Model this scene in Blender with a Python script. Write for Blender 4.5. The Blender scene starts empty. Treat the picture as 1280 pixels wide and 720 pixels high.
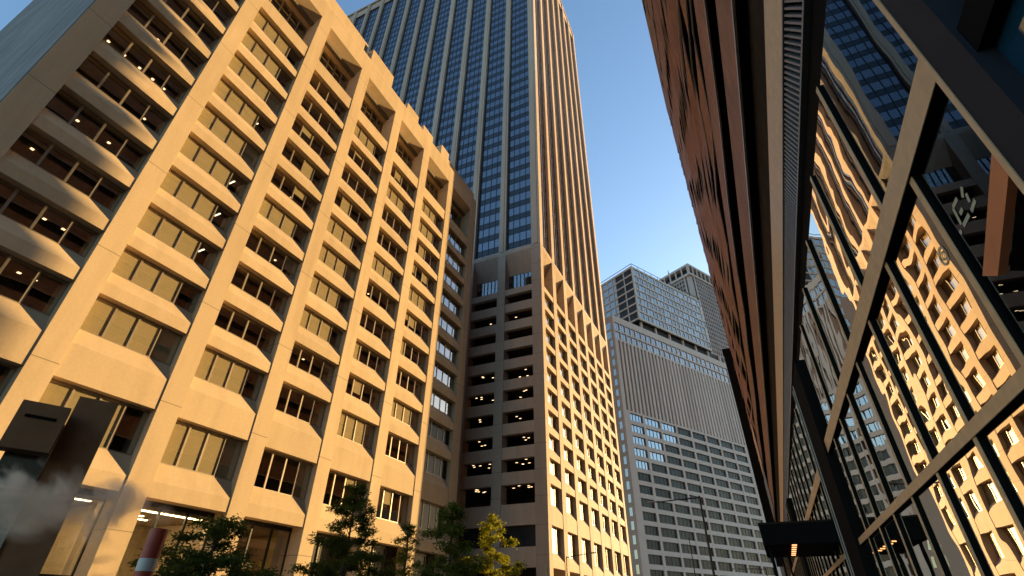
import bpy, bmesh, math, random
from mathutils import Vector, Matrix
random.seed(7)
scene = bpy.context.scene
COL = scene.collection

# ------------------------------------------------------------------ helpers
class MB:
    """collects polygons, then links them as one mesh object"""
    def __init__(s, fr=None):
        s.v = []; s.f = []; s.mi = []; s.fr = fr
    def pt(s, p):
        if s.fr: p = s.fr(p)
        s.v.append(tuple(p)); return len(s.v) - 1
    def poly(s, pts, m=0):
        s.f.append([s.pt(p) for p in pts]); s.mi.append(m)
    def box(s, a, b, m=0):
        x0, x1 = sorted((a[0], b[0])); y0, y1 = sorted((a[1], b[1])); z0, z1 = sorted((a[2], b[2]))
        i = [s.pt(p) for p in ((x0,y0,z0),(x1,y0,z0),(x1,y1,z0),(x0,y1,z0),(x0,y0,z1),(x1,y0,z1),(x1,y1,z1),(x0,y1,z1))]
        for q in ((3,2,1,0),(4,5,6,7),(0,1,5,4),(1,2,6,5),(2,3,7,6),(3,0,4,7)):
            s.f.append([i[k] for k in q]); s.mi.append(m)
    def prism(s, prof, y0, y1, m=0, place=None):
        """profile of (x,z) pairs swept along y"""
        pl = place or (lambda x, y, z: (x, y, z))
        n = len(prof)
        A = [s.pt(pl(x, y0, z)) for x, z in prof]; B = [s.pt(pl(x, y1, z)) for x, z in prof]
        s.f.append(A[::-1]); s.mi.append(m); s.f.append(B); s.mi.append(m)
        for k in range(n):
            s.f.append([A[k], A[(k+1) % n], B[(k+1) % n], B[k]]); s.mi.append(m)
    def tube(s, pts, rad, n=8, m=0, cap=True):
        rings = []
        for k, p in enumerate(pts):
            p = Vector(p)
            d = (Vector(pts[min(k+1, len(pts)-1)]) - Vector(pts[max(k-1, 0)]))
            d = d.normalized() if d.length > 1e-9 else Vector((0,0,1))
            u = d.cross(Vector((0,0,1)))
            u = u.normalized() if u.length > 1e-3 else Vector((1,0,0))
            w = d.cross(u).normalized()
            r = rad[k] if isinstance(rad, (list, tuple)) else rad
            rings.append([s.pt(p + (u*math.cos(t) + w*math.sin(t))*r) for t in [2*math.pi*j/n for j in range(n)]])
        for a, b in zip(rings, rings[1:]):
            for j in range(n):
                s.f.append([a[j], a[(j+1) % n], b[(j+1) % n], b[j]]); s.mi.append(m)
        if cap:
            s.f.append(rings[0][::-1]); s.mi.append(m); s.f.append(rings[-1]); s.mi.append(m)
    def build(s, name, mats, parent=None, fix=True, smooth=False):
        me = bpy.data.meshes.new(name)
        me.from_pydata(s.v, [], s.f)
        if not isinstance(mats, (list, tuple)): mats = [mats]
        for m in mats: me.materials.append(m)
        for p, k in zip(me.polygons, s.mi): p.material_index = k
        if fix:
            bm = bmesh.new(); bm.from_mesh(me)
            bmesh.ops.recalc_face_normals(bm, faces=bm.faces)
            bm.to_mesh(me); bm.free()
        if smooth:
            for p in me.polygons: p.use_smooth = True
        o = bpy.data.objects.new(name, me); COL.objects.link(o)
        if parent:
            o.parent = parent
            par = parent; off = Vector((0,0,0))
            while par: off += par.location; par = par.parent
            o.location = -off
        return o

def thing(name, label, cat, loc, group=None):
    o = bpy.data.objects.new(name, None); COL.objects.link(o)
    o.location = loc; o['label'] = label; o['category'] = cat; o.empty_display_size = .3
    if group: o['group'] = group
    return o
def tag(o, label=None, cat=None, group=None, kind=None):
    if label: o['label'] = label
    if cat: o['category'] = cat
    if group: o['group'] = group
    if kind: o['kind'] = kind
    return o

# ------------------------------------------------------------------ materials
def srgb(h):
    c = [int(h[k:k+2], 16)/255 for k in (0, 2, 4)]
    return tuple((x/12.92 if x <= .04045 else ((x+.055)/1.055)**2.4) for x in c) + (1,)
class NT:
    def __init__(s, name):
        s.m = bpy.data.materials.new(name); s.m.use_nodes = True
        s.t = s.m.node_tree; s.n = s.t.nodes; s.n.clear()
        s.out = s.n.new('ShaderNodeOutputMaterial')
    def new(s, ty, **kw):
        n = s.n.new(ty)
        for k, v in kw.items(): setattr(n, k, v)
        return n
    def ln(s, a, b): s.t.links.new(a, b)
    def pos(s): return s.new('ShaderNodeNewGeometry').outputs['Position']
    def noise(s, scale, detail=4, rough=.6, vec=None, stretch=None):
        n = s.new('ShaderNodeTexNoise'); n.inputs['Scale'].default_value = scale
        n.inputs['Detail'].default_value = detail; n.inputs['Roughness'].default_value = rough
        v = vec or s.pos()
        if stretch:
            mp = s.new('ShaderNodeMapping'); mp.inputs['Scale'].default_value = stretch
            s.ln(v, mp.inputs['Vector']); v = mp.outputs[0]
        s.ln(v, n.inputs['Vector']); return n.outputs['Fac']
    def ramp(s, fac, stops):
        r = s.new('ShaderNodeValToRGB'); e = r.color_ramp.elements
        while len(e) < len(stops): e.new(.5)
        for k, (p, c) in enumerate(stops): e[k].position = p; e[k].color = c
        s.ln(fac, r.inputs['Fac']); return r.outputs['Color']
    def math(s, op, a, b=None, c=None):
        n = s.new('ShaderNodeMath', operation=op)
        for k, x in enumerate((a, b, c)):
            if x is None: continue
            if isinstance(x, (int, float)): n.inputs[k].default_value = x
            else: s.ln(x, n.inputs[k])
        return n.outputs[0]
    def mixc(s, fac, a, b, mode='MIX'):
        n = s.new('ShaderNodeMix', data_type='RGBA', blend_type=mode)
        for k, x in ((0, fac), (6, a), (7, b)):
            if isinstance(x, (int, float)): n.inputs[k].default_value = x
            elif isinstance(x, tuple): n.inputs[k].default_value = x
            else: s.ln(x, n.inputs[k])
        return n.outputs[2]
    def bump(s, h, strength, dist):
        b = s.new('ShaderNodeBump'); b.inputs['Strength'].default_value = strength
        b.inputs['Distance'].default_value = dist; s.ln(h, b.inputs['Height']); return b.outputs[0]
    def principled(s, col, rough=.8, metal=0, spec=.5, normal=None):
        p = s.new('ShaderNodeBsdfPrincipled')
        for k, x in (('Base Color', col), ('Roughness', rough), ('Metallic', metal), ('Specular IOR Level', spec)):
            if isinstance(x, (int, float, tuple)): p.inputs[k].default_value = x
            else: s.ln(x, p.inputs[k])
        if normal: s.ln(normal, p.inputs['Normal'])
        s.ln(p.outputs[0], s.out.inputs['Surface']); return p

def scale(c, k): return tuple(min(1, x*k) for x in c[:3]) + (1,)
def concrete(name, c, var=.16, joint=None, stain=.25, rough=.85, scl=1.0):
    t = NT(name)
    n1 = t.noise(.22*scl, 5, .6); n2 = t.noise(6*scl, 4, .7); n3 = t.noise(1.1*scl, 3, .5, stretch=(1, 1, .12))
    col = t.ramp(n1, [(.3, scale(c, 1-var)), (.7, scale(c, 1+var*.7))])
    col = t.mixc(.35, col, t.ramp(n2, [(.3, scale(c, .8)), (.75, scale(c, 1.12))]))
    st = t.ramp(n3, [(.42, (1,1,1,1)), (.8, (1-stain, 1-stain*1.1, 1-stain*1.2, 1))])
    col = t.mixc(.8, col, st, 'MULTIPLY')
    oi = t.new('ShaderNodeObjectInfo'); col = t.mixc(1.0, col, t.ramp(oi.outputs['Random'], [(0, (.90,.895,.885,1)), (1, (1.04,1.04,1.04,1))]), 'MULTIPLY')
    if joint:
        sp = t.new('ShaderNodeSeparateXYZ'); t.ln(t.pos(), sp.inputs[0])
        f = t.math('FRACT', t.math('DIVIDE', t.math('ADD', sp.outputs['Z'], joint[1]), joint[0]))
        j = t.math('LESS_THAN', f, .045/joint[0])
        col = t.mixc(j, col, scale(c, .35))
    t.principled(col, rough, spec=.25, normal=t.bump(n2, .25, .02)); return t.m
def plain(name, c, rough=.6, metal=0, var=.12, spec=.5, scl=3.0, bump=0):
    t = NT(name); n = t.noise(scl, 4, .6)
    col = t.ramp(n, [(.3, scale(c, 1-var)), (.72, scale(c, 1+var))])
    t.principled(col, rough, metal, spec, normal=t.bump(n, bump, .02) if bump else None); return t.m
def glass(name, refl=.35, tint=(.5,.5,.48,1), gcol=(.95,.95,.95,1), wave=0, wscale=.8, body=None, f0=.05):
    """window glass: mirror share rising with the angle over see-through tint or a dark body"""
    t = NT(name)
    g = t.new('ShaderNodeBsdfGlossy'); g.inputs['Color'].default_value = gcol; g.inputs['Roughness'].default_value = 0.0
    if body is None:
        tr = t.new('ShaderNodeBsdfTransparent'); tr.inputs['Color'].default_value = tint
    else:
        tr = t.new('ShaderNodeBsdfDiffuse'); tr.inputs['Color'].default_value = body
    fr = t.new('ShaderNodeLayerWeight'); fr.inputs['Blend'].default_value = .5
    fac = t.math('ADD', t.math('MULTIPLY_ADD', t.math('POWER', fr.outputs['Facing'], 5.0), .96, .04), refl)
    fac = t.math('MAXIMUM', t.math('MINIMUM', fac, .97), .0)
    mx = t.new('ShaderNodeMixShader'); t.ln(fac, mx.inputs[0]); t.ln(tr.outputs[0], mx.inputs[1]); t.ln(g.outputs[0], mx.inputs[2])
    if wave:
        n = t.noise(wscale, 1.5, .5)
        t.ln(t.bump(n, 1.0, wave), g.inputs['Normal'])
    t.ln(mx.outputs[0], t.out.inputs['Surface']); return t.m
def emit(name, c, s):
    t = NT(name); e = t.new('ShaderNodeEmission'); e.inputs['Color'].default_value = c; e.inputs['Strength'].default_value = s
    t.ln(e.outputs[0], t.out.inputs['Surface']); return t.m

M = {}
TAN = (.575, .44, .29, 1)
M['tan'] = concrete('tan_concrete', TAN, .09, stain=.16)
M['tan_pillar'] = concrete('tan_concrete_panels', scale(TAN, 1.02), .10, joint=(7.42, 3.5), stain=.2)
M['grey_conc'] = concrete('weathered_grey_render', (.27,.25,.235,1), .3, stain=.45)
M['tower_conc'] = concrete('tower_concrete', (.56,.43,.335,1), .1, stain=.18)
M['tower_pillar'] = concrete('tower_concrete_panels', (.52,.405,.315,1), .1, joint=(3.57, .3), stain=.15)
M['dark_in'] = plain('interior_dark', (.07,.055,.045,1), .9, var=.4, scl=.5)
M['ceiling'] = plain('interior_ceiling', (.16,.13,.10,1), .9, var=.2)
M['lobby_in'] = plain('lobby_plaster', (.62,.50,.34,1), .8, var=.15, scl=.4)
M['mullion'] = plain('anodised_bronze', (.30,.25,.19,1), .45, .3)
M['blind'] = plain('roller_blind', (.62,.54,.37,1), .9, var=.06, scl=8)
M['glare_sheet'] = plain('pale_glare_sheet', (.8,.72,.56,1), .9, var=.1, scl=5)
M['glass_a'] = glass('window_glass', .20, (.88,.85,.77,1), wave=.003, wscale=.5)
M['glass_dim'] = plain('dim_reflection_glass', (.028,.024,.02,1), .3, var=.5, scl=.8, spec=.12)  # opaque dark colour painted in place of dim reflections
M['glass_b'] = glass('podium_glass', .10, (.72,.66,.55,1))
M['glass_tower'] = glass('tower_blue_glass', .24, body=(.03,.034,.042,1), gcol=(.66,.70,.78,1), wave=.02, wscale=.45)
M['spandrel_navy'] = plain('navy_spandrel_glass', (.018,.022,.032,1), .25, var=.3, scl=.4)
M['black_mull'] = plain('black_mullion', (.012,.012,.013,1), .4)
M['slot_light'] = emit('fluorescent', (1,.82,.55,1), 1.6)
M['slot_warm'] = emit('warm_lamp', (1,.66,.34,1), 1.5)
M['lobby_lamp'] = emit('lobby_strip', (1,.78,.42,1), 13)

# ------------------------------------------------------------------ camera (solved from the vanishing points)
R0 = ((0.90778842, -0.22627167, -0.35315904), (0.4193323, 0.50764061, 0.75263632), (0.0089776, -0.83132553, 0.55571329))
cam = bpy.data.cameras.new('Camera'); co = bpy.data.objects.new('Camera', cam); COL.objects.link(co)
cam.sensor_width = 36; cam.lens = 619/1280*36; cam.clip_start = .05; cam.clip_end = 5000
co.matrix_world = Matrix(((R0[0][0], -R0[0][1], -R0[0][2], 0), (R0[1][0], -R0[1][1], -R0[1][2], 0), (R0[2][0], -R0[2][1], -R0[2][2], 0), (0,0,0,1)))
scene.camera = co
G = -1.6      # street level; the camera stands at eye height in the origin

# ------------------------------------------------------------------ light
AZ, EL = math.radians(21.2), math.radians(9.0)     # azimuth from +Y towards +X
sd = Vector((math.sin(AZ)*math.cos(EL), math.cos(AZ)*math.cos(EL), math.sin(EL)))
sl = bpy.data.lights.new('Sun', 'SUN'); sl.energy = 4.8; sl.angle = math.radians(.5); sl.color = (1, .66, .27)
so = bpy.data.objects.new('Sun', sl); COL.objects.link(so); so.rotation_euler = (-sd).to_track_quat('-Z', 'Y').to_euler()
so.location = (60, 150, 60)
w = bpy.data.worlds.new('World'); scene.world = w; w.use_nodes = True
nt = w.node_tree; bg = nt.nodes['Background']; sky = nt.nodes.new('ShaderNodeTexSky'); sky.sky_type = 'NISHITA'
sky.sun_disc = False; sky.sun_elevation = EL; sky.sun_rotation = AZ; sky.air_density = 1.25; sky.dust_density = 1.1; sky.ozone_density = 3.0
nt.links.new(sky.outputs[0], bg.inputs['Color']); bg.inputs['Strength'].default_value = .15
scene.view_settings.view_transform = 'Standard'; scene.view_settings.look = 'None'; scene.view_settings.gamma = 1
scene.view_settings.exposure = 1.45
scene.render.engine = 'CYCLES'
scene.cycles.use_denoising = True
scene.cycles.max_bounces = 8; scene.cycles.transparent_max_bounces = 12; scene.cycles.diffuse_bounces = 3; scene.cycles.glossy_bounces = 4
scene.cycles.caustics_reflective = False; scene.cycles.caustics_refractive = False
scene.cycles.volume_bounces = 3

# ================================================================== SETTING: ground
t = NT('asphalt'); n1 = t.noise(60, 3, .7); n2 = t.noise(.25, 4)
c = t.mixc(.5, t.ramp(n1, [(.3, (.03,.03,.032,1)), (.7, (.075,.074,.073,1))]), t.ramp(n2, [(.3, (.035,.035,.036,1)), (.7, (.065,.064,.062,1))]))
t.principled(c, .85, normal=t.bump(n1, .4, .01)); M['asphalt'] = t.m
M['paving'] = concrete('pavement_concrete', (.30,.285,.26,1), .15, stain=.3)
M['ground'] = plain('city_ground', (.10,.095,.09,1), .9, scl=.1)
M['kerb'] = concrete('granite_kerb', (.33,.32,.30,1), .15)
M['paint'] = plain('road_paint', (.7,.69,.64,1), .7, var=.15, scl=4)
M['paint_y'] = plain('yellow_road_paint', (.62,.42,.06,1), .7, var=.15, scl=4)
b = MB(); b.poly([(-3000,-3000,G-.20),(3000,-3000,G-.20),(3000,3000,G-.20),(-3000,3000,G-.20)]); tag(b.build('ground', M['ground']), kind='structure')
b = MB(); b.poly([(-24,-40,G-.15),(-1.5,-40,G-.15),(-1.5,330,G-.15),(-24,330,G-.15)]); tag(b.build('road', M['asphalt']), kind='structure')
b = MB(); b.box((-1.3,-40,G-.2),(12,96,G)); tag(b.build('pavement', M['paving']), kind='structure')
b = MB(); b.box((-60,-40,G-.2),(-24.2,140,G)); tag(b.build('pavement', M['paving']), kind='structure')
b = MB(); b.box((-1.5,-40,G-.2),(-1.3,96,G+.006)); tag(b.build('kerb', M['kerb']), kind='structure')
b = MB(); b.box((-24.2,-40,G-.2),(-24.0,140,G+.006)); tag(b.build('kerb', M['kerb']), kind='structure')
b = MB()
for x in (-7.2, -18.3):
    for k in range(40): b.poly([(x-.06,-30+k*8,G-.146),(x+.06,-30+k*8,G-.146),(x+.06,-27+k*8,G-.146),(x-.06,-27+k*8,G-.146)])
tag(b.build('lane_markings', M['paint']), kind='structure')
b = MB()
for x in (-12.6, -12.9): b.poly([(x-.06,-40,G-.146),(x+.06,-40,G-.146),(x+.06,300,G-.146),(x-.06,300,G-.146)])
tag(b.build('centre_lines', M['paint_y']), kind='structure')

# ================================================================== BUILDING A: tan office block on the left
A = thing('office_block', 'sunlit tan concrete office block with deep square windows, filling the left of the photo', 'building', (-33, 29, G))
pl = [3.56, 10.78, 17.95, 25.06, 32.15, 39.22, 46.33, 53.4]      # near edges of the pillars
pr = [5.02, 12.14, 19.4, 26.52, 33.6, 40.68, 47.74, 55.2]
FX, GX, NX = -33.0, -33.58, -34.78
for a_, b_ in zip(pl, pr):
    b = MB(); b.box((FX, a_, G), (-34.9, b_, 60.35)); b.build('pillar', M['tan_pillar'], A)
rows = [(5.87, 6.75, 7.95, 10.75), (10.75, 12.74, 13.82, 16.1)]
for k in range(9):
    zb = 16.1 + 3.71*k; rows.append((zb, zb+.83, zb+1.79, zb+3.71))
niche_b = 16.1 + 3.71*9
blind_bay = {1: .92, 3: .25, 4: .3, 5: .3, 6: .5, 2: .30, 0: .0}
nwin = 0
rest = MB()
for j in range(7):
    y0, y1 = pr[j], pl[j+1]
    for r, (zb, zf, zs, zh) in enumerate(rows):
        b = MB(); b.prism([(FX-.05, zb), (FX-.05, zf), (GX+.02, zs), (-34.0, zs), (-34.0, zb)], y0-.02, y1+.02)
        b.build('spandrel', M['tan'], A)
        # window: frame and mullions, glass and blind as its pieces
        b = MB(); n = 4; yw = (y1-y0)/n
        for q in range(1, n): b.box((GX-.08, y0+q*yw-.065, zs), (GX+.02, y0+q*yw+.065, zh-.002))
        b.box((GX-.08, y0, zs), (GX+.03, y1, zs+.06)); b.box((GX-.08, y0, zh-.09), (GX+.015, y1, zh-.002))
        b.box((GX-.08, y0, zs+.07), (GX+.03, y0+.06, zh-.09)); b.box((GX-.08, y1-.06, zs+.07), (GX+.03, y1, zh-.09))
        wdw = b.build('window', M['mullion'], A); nwin += 1
        b = MB(); b.poly([(GX-.03, y0, zs), (GX-.03, y1, zs), (GX-.03, y1, zh), (GX-.03, y0, zh)])
        b.build('pane', M['glass_dim'] if (j == 6 and r < 3) else M['glass_a'], wdw)
        pb = blind_bay[j]
        bl = MB(); got = False
        full = random.random() < pb or j == 1
        for q in range(n):
            if (full and (q < 3 or random.random() < .3)) or (not full and j and random.random() < .2):
                drop = 1.0 if full else random.choice([1, .3, .5, .75])
                bl.box((GX-.055, y0+q*yw+.07, zh-(zh-zs)*drop+.03), (GX-.045, y0+(q+1)*yw-.07, zh-.10)); got = True
        if got and (j != 1 or r > 1 or True): bl.build('blind', M['blind'], wdw)
    # niche row under the parapet
    b = MB(); b.prism([(FX-.05, niche_b), (FX-.05, 51.24), (NX+.05, 51.24), (NX+.05, niche_b)], y0-.02, y1+.02); b.build('spandrel', M['tan'], A)
    b = MB(); n = 5; yw = (y1-y0)/n
    for q in range(n+1): b.box((NX-.12, max(y0, y0+q*yw-.05), 51.25), (NX+.04, min(y1, y0+q*yw+.05), 56.19))
    b.box((NX-.11, y0, 53.6), (NX+.03, y1, 53.75))
    wdw = b.build('attic_window', M['mullion'], A)
    b = MB(); b.poly([(NX-.05, y0, 51.2), (NX-.05, y1, 51.2), (NX-.05, y1, 56.3), (NX-.05, y0, 56.3)]); b.build('pane', M['glass_a'], wdw)
    b = MB(); b.prism([(FX-.004, 57.7), (FX-.004, 60.35), (-35.2, 60.35), (-35.2, 56.2), (NX, 56.2)], y0-.005, y1+.005); b.build('parapet_beam', M['tan'], A)
    # lobby glazing
    lx = -34.3
    b = MB()
    for q in range(4): b.box((lx-.08, y0+q*(y1-y0)/3-.06, G), (lx+.08, y0+q*(y1-y0)/3+.06, 5.87))
    b.box((lx-.06, y0, 1.6), (lx+.06, y1, 1.72)); b.box((lx-.06, y0, 5.6), (lx+.06, y1, 5.86))
    b.box((lx-.3, y0, G), (lx+.1, y1, G+.4))
    wdw = b.build('lobby_window', M['black_mull'], A)
    b = MB(); b.poly([(lx, y0, G), (lx, y1, G), (lx, y1, 5.86), (lx, y0, 5.86)]); b.build('pane', M['glass_dim'] if j > 3 else M['glass_a'], wdw)
# parapet above and rooftop pieces
b = MB(); b.box((FX+.004, 3.56, 60.35), (-34.3, 55.2, 60.9)); b.build('coping', M['tan'], A)
for ya, yb, zt in ((26.0, 30.5, 63.4), (34.2, 37.0, 62.3), (38.4, 41.0, 62.2), (43.4, 45.6, 63.2)):
    b = MB(); b.box((FX-.05, ya, 60.9), (-34.2, yb, zt)); b.build('parapet_block', M['tan'], A)
b = MB(); b.box((FX-.5, 3.7, 60.9), (-34.6, 17.3, 64.4)); b.box((FX-.5, 17.6, 60.9), (-34.6, 25.4, 63.6)); b.build('roof_screen', M['tan'], A)
b = MB(); b.box((FX-.4, 46.0, 60.9), (-35.4, 54.9, 62.6)); b.build('roof_screen', M['tan'], A)
# flank wall, back and roof
b = MB(); b.box((-33.12, 3.50, G), (-73.7, 4.2, 74)); b.build('side_wall', M['grey_conc'], A)
b = MB(); b.box((-73.7, 4.2, G), (-73.0, 55.2, 60)); b.box((-34.9, 54.6, G), (-73.0, 55.2, 60)); b.box((-34.9, 4.2, 59.4), (-73.0, 54.6, 60)); b.build('rear_wall', M['tan'], A)
# floors and back wall of the rooms behind the windows
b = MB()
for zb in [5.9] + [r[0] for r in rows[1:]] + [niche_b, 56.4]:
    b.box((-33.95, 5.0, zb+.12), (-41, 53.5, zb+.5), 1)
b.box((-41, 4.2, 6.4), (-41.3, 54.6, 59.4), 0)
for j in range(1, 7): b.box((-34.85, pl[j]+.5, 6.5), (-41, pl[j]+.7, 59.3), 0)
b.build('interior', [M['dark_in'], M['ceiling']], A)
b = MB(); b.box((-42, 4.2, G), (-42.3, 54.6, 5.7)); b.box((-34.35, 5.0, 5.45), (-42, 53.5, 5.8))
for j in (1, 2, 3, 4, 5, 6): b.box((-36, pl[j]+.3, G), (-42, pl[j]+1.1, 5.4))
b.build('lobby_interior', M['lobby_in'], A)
# lit lamps on the office and lobby ceilings
def lamp(x, y, z, dx, dy, mat, parent, name='ceiling_light'):
    b = MB(); b.box((x-dx/2, y-dy/2, z-.03), (x+dx/2, y+dy/2, z)); return b.build(name, mat, parent)
for (j, r, ts) in ((0, 6, (.12, .32, .52, .7, .86)), (0, 5, (.86,)), (0, 7, (.5, )), (0, 4, (.35, .7)), (0, 3, (.2,)), (0, 2, (.62, .8)), (0, 1, (.7, .84)), (2, 4, (.8,)), (2, 5, (.55,)), (2, 6, (.7,)), (2, 1, (.4,)), (3, 4, (.42,)), (3, 5, (.5,)), (3, 2, (.6,)), (3, 3, (.45,)), (4, 5, (.5,)), (1, 7, (.86,)), (1, 5, (.9,)), (1, 4, (.9,)), (1, 3, (.9,)), (1, 6, (.9,))):
    for tt in ts:
        y = pr[j] + (pl[j+1]-pr[j])*tt; z = rows[r][3] + .118
        lamp(-35.4, y, z, .17, .17, M['slot_warm'], A) if j != 1 else lamp(-35.0, y, z, .9, .1, M['slot_light'], A)
for j in (0, 1, 2):
    y0, y1 = pr[j], pl[j+1]
    lamp(-35.0, (y0+y1)/2, 5.44, .22, 5.0, M['lobby_lamp'], A)
    lamp(-37.2, y0+1.7, 5.44, .18, 2.0, M['lobby_lamp'], A); lamp(-38.6, y0+2.9, 5.44, .18, 2.0, M['lobby_lamp'], A)

# ================================================================== BUILDING B: tower with fins on a podium
B = thing('office_tower', 'tall tower with pale vertical fins and blue glass rising from a tan podium', 'building', (-45, 90, G))
BX, BY = -25.6, 66.6
heads = [10.5] + [15.8 + 3.57*k for k in range(10)]
brow = [(5.5, 6.4, 7.35, 10.5), (10.5, 12.4, 13.35, 15.8)] + [(15.8+3.57*k, 15.8+3.57*k+.95, 15.8+3.57*k+1.75, 15.8+3.57*(k+1)) for k in range(9)]
bn_b = 15.8 + 3.57*9
bp = [(66.6, 67.9)] + [(72.5+6.3*k, 74.2+6.3*k) for k in range(6)] + [(110.3, 111.8)]
for k, (a_, b_) in enumerate(bp):
    b = MB(); b.box((BX, a_, G), (BX-1.9 if k else BX-1.84, b_, 57.9)); b.build('pillar', M['tower_pillar'], B)
bg_ = BX-.62
for j in range(7):
    y0, y1 = bp[j][1], bp[j+1][0]
    for (zb, zf, zs, zh) in brow:
        b = MB(); b.prism([(BX-.05, zb), (BX-.05, zf), (bg_+.02, zs), (bg_-.4, zs), (bg_-.4, zb)], y0-.02, y1+.02); b.build('spandrel', M['tower_conc'], B)
        b = MB()
        for q in (0, 1, 2, 3): b.box((bg_-.06, max(y0, y0+q*(y1-y0)/3-.05), zs), (bg_+.05, min(y1, y0+q*(y1-y0)/3+.05), zh-.002))
        b.box((bg_-.06, y0, zs), (bg_+.04, y1, zs+.06))
        wd = b.build('window', M['mullion'], B)
        b = MB(); b.poly([(bg_, y0, zs), (bg_, y1, zs), (bg_, y1, zh), (bg_, y0, zh)]); b.build('pane', M['glass_b'], wd)
        b = MB(); b.box((bg_-.08, y0+.02, zs), (bg_-.07, y1-.02, zh-.05)); b.build('blind', M['glare_sheet'], wd)  # pale sheet added behind the glass to imitate bright glare
    b = MB(); b.prism([(BX-.05, bn_b), (BX-.05, bn_b+1.0), (BX-1.85, bn_b+1.0), (BX-1.85, bn_b)], y0-.02, y1+.02); b.build('spandrel', M['tower_conc'], B)
    b = MB()
    for q in range(4): b.box((BX-1.78, max(y0, y0+q*(y1-y0)/3-.05), bn_b+1), (BX-1.66, min(y1, y0+q*(y1-y0)/3+.05), 52.9))
    wd = b.build('attic_window', M['mullion'], B)
    b = MB(); b.poly([(BX-1.74, y0, bn_b+1), (BX-1.74, y1, bn_b+1), (BX-1.74, y1, 53), (BX-1.74, y0, 53)]); b.build('pane', M['glass_b'], wd)
    b = MB(); b.prism([(BX-.004, 57.1), (BX-.004, 57.9), (BX-1.84, 57.9), (BX-1.84, 52.9)], y0-.004, y1+.004); b.build('sloped_soffit', M['tower_conc'], B)
# left face: parking decks with open sides
cols = [(-27.44, -25.6)] + [(-34.2-6.78*k, -32.67-6.78*k) for k in range(4)]
for k, (a_, b_) in enumerate(cols[1:]):
    b = MB(); b.box((a_, BY, G), (b_, BY+2, 57.9)); b.build('pillar', M['tower_pillar'], B)
b = MB(); b.box((-27.44, BY+.004, G), (BX-1.842, BY+2, 57.896)); b.build('pillar', M['tower_pillar'], B)
for k in range(1, 4):   # reveals of the corner pillar read as vertical grooves
    pass
for k in range(4):
    x1 = cols[k][0]; x0 = cols[k+1][1]
    zs_ = [5.5] + heads
    for i, zh in enumerate(zs_[:-1]):
        top = zs_[i+1]
        hgt = 1.85 if i > 1 else 2.6
        b = MB(); b.box((x0-.01, BY+.15, zh), (x1+.01, BY+.9, top-hgt)); b.build('deck_parapet', M['tower_conc'], B)
    b = MB(); b.box((x0-.01, BY+.15, heads[-1]), (x1+.01, BY+.9, heads[-1]+1.2)); b.build('deck_parapet', M['tower_conc'], B)
    b = MB(); b.prism([(0, 57.9), (0, 57.1), (1.9, 53.2), (2.0, 53.2), (2.0, 57.9)], x0-.004, x1+.004, place=lambda x, y, z: (y, BY+.004+x, z)); b.build('sloped_soffit', M['tower_conc'], B)
    b = MB()
    for q in range(8): b.box((x0+q*(x1-x0)/7-.05, BY+1.82, heads[-1]+1.2), (x0+q*(x1-x0)/7+.05, BY+1.98, 53.25))
    wd = b.build('attic_window', M['black_mull'], B)
    b = MB(); b.poly([(x0, BY+1.95, heads[-1]+1), (x1, BY+1.95, heads[-1]+1), (x1, BY+1.95, 53.3), (x0, BY+1.95, 53.3)]); b.build('pane', M['glass_a'], wd)
    if k < 3:
        b = MB(); b.box((x0, BY+.8, 7.9), (x1, BY+.86, 10.5)); b.build('lower_window', M['spandrel_navy'], B)
b = MB(); b.box((cols[4][0], BY+.3, G), (-116, BY+1.5, 57.9)); b.build('blank_wall', M['tower_conc'], B)
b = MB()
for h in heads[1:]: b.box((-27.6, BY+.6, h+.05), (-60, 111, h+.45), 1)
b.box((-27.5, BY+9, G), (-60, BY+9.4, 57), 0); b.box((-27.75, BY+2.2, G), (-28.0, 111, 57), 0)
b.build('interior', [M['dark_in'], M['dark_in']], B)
rl = random.Random(3)
for i, h in enumerate(heads[1:10]):
    for k in range(2):
        nl = {0: 6, 1: 5, 2: 3, 3: 2, 4: 4, 5: 3, 6: 1, 7: 0, 8: 1}[i]
        for q in range(nl):
            x = cols[k][0] - .8 - rl.random()*3.6; y = BY+1.3+rl.random()*2.6
            lamp(x, y, h+.045, .34, .09, M['slot_warm'], B)
# tower body: fins and glass strips
TX, TY, TZ = BX-.66, BY+.75, 201.0
b = MB(); b.box((BX-.35, BY+.3, 57.9), (-116, 111.8, 58.3)); b.build('podium_roof', M['tower_conc'], B)
fins_l = [(-34.15-6.78*k, -32.72-6.78*k) for k in range(13)]
for a_, b_ in fins_l:
    b = MB(); b.box((a_, BY, 57.9), (b_, BY+1.0, TZ)); b.box((a_+.45, BY-.10, 57.9), (b_-.45, BY+.002, TZ)); b.build('fin', M['tower_conc'], B)
b = MB(); b.box((-27.4, BY, 57.9), (BX, BY+1.35, TZ)); b.box((-26.9, BY-.1, 57.9), (-26.1, BY+.002, TZ)); b.build('corner_fin', M['tower_conc'], B)
fins_r = [(72.7+6.3*k, 74.05+6.3*k) for k in range(6)] + [(110.4, 111.8)]
for a_, b_ in fins_r:
    b = MB(); b.box((BX, a_, 57.9), (BX-.75, b_, TZ)); b.build('fin', M['tower_conc'], B)
floors = [58.9 + 3.45*k for k in range(42)]
xs = [-27.4] + [v for f in fins_l for v in (f[1], f[0])]
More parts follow.
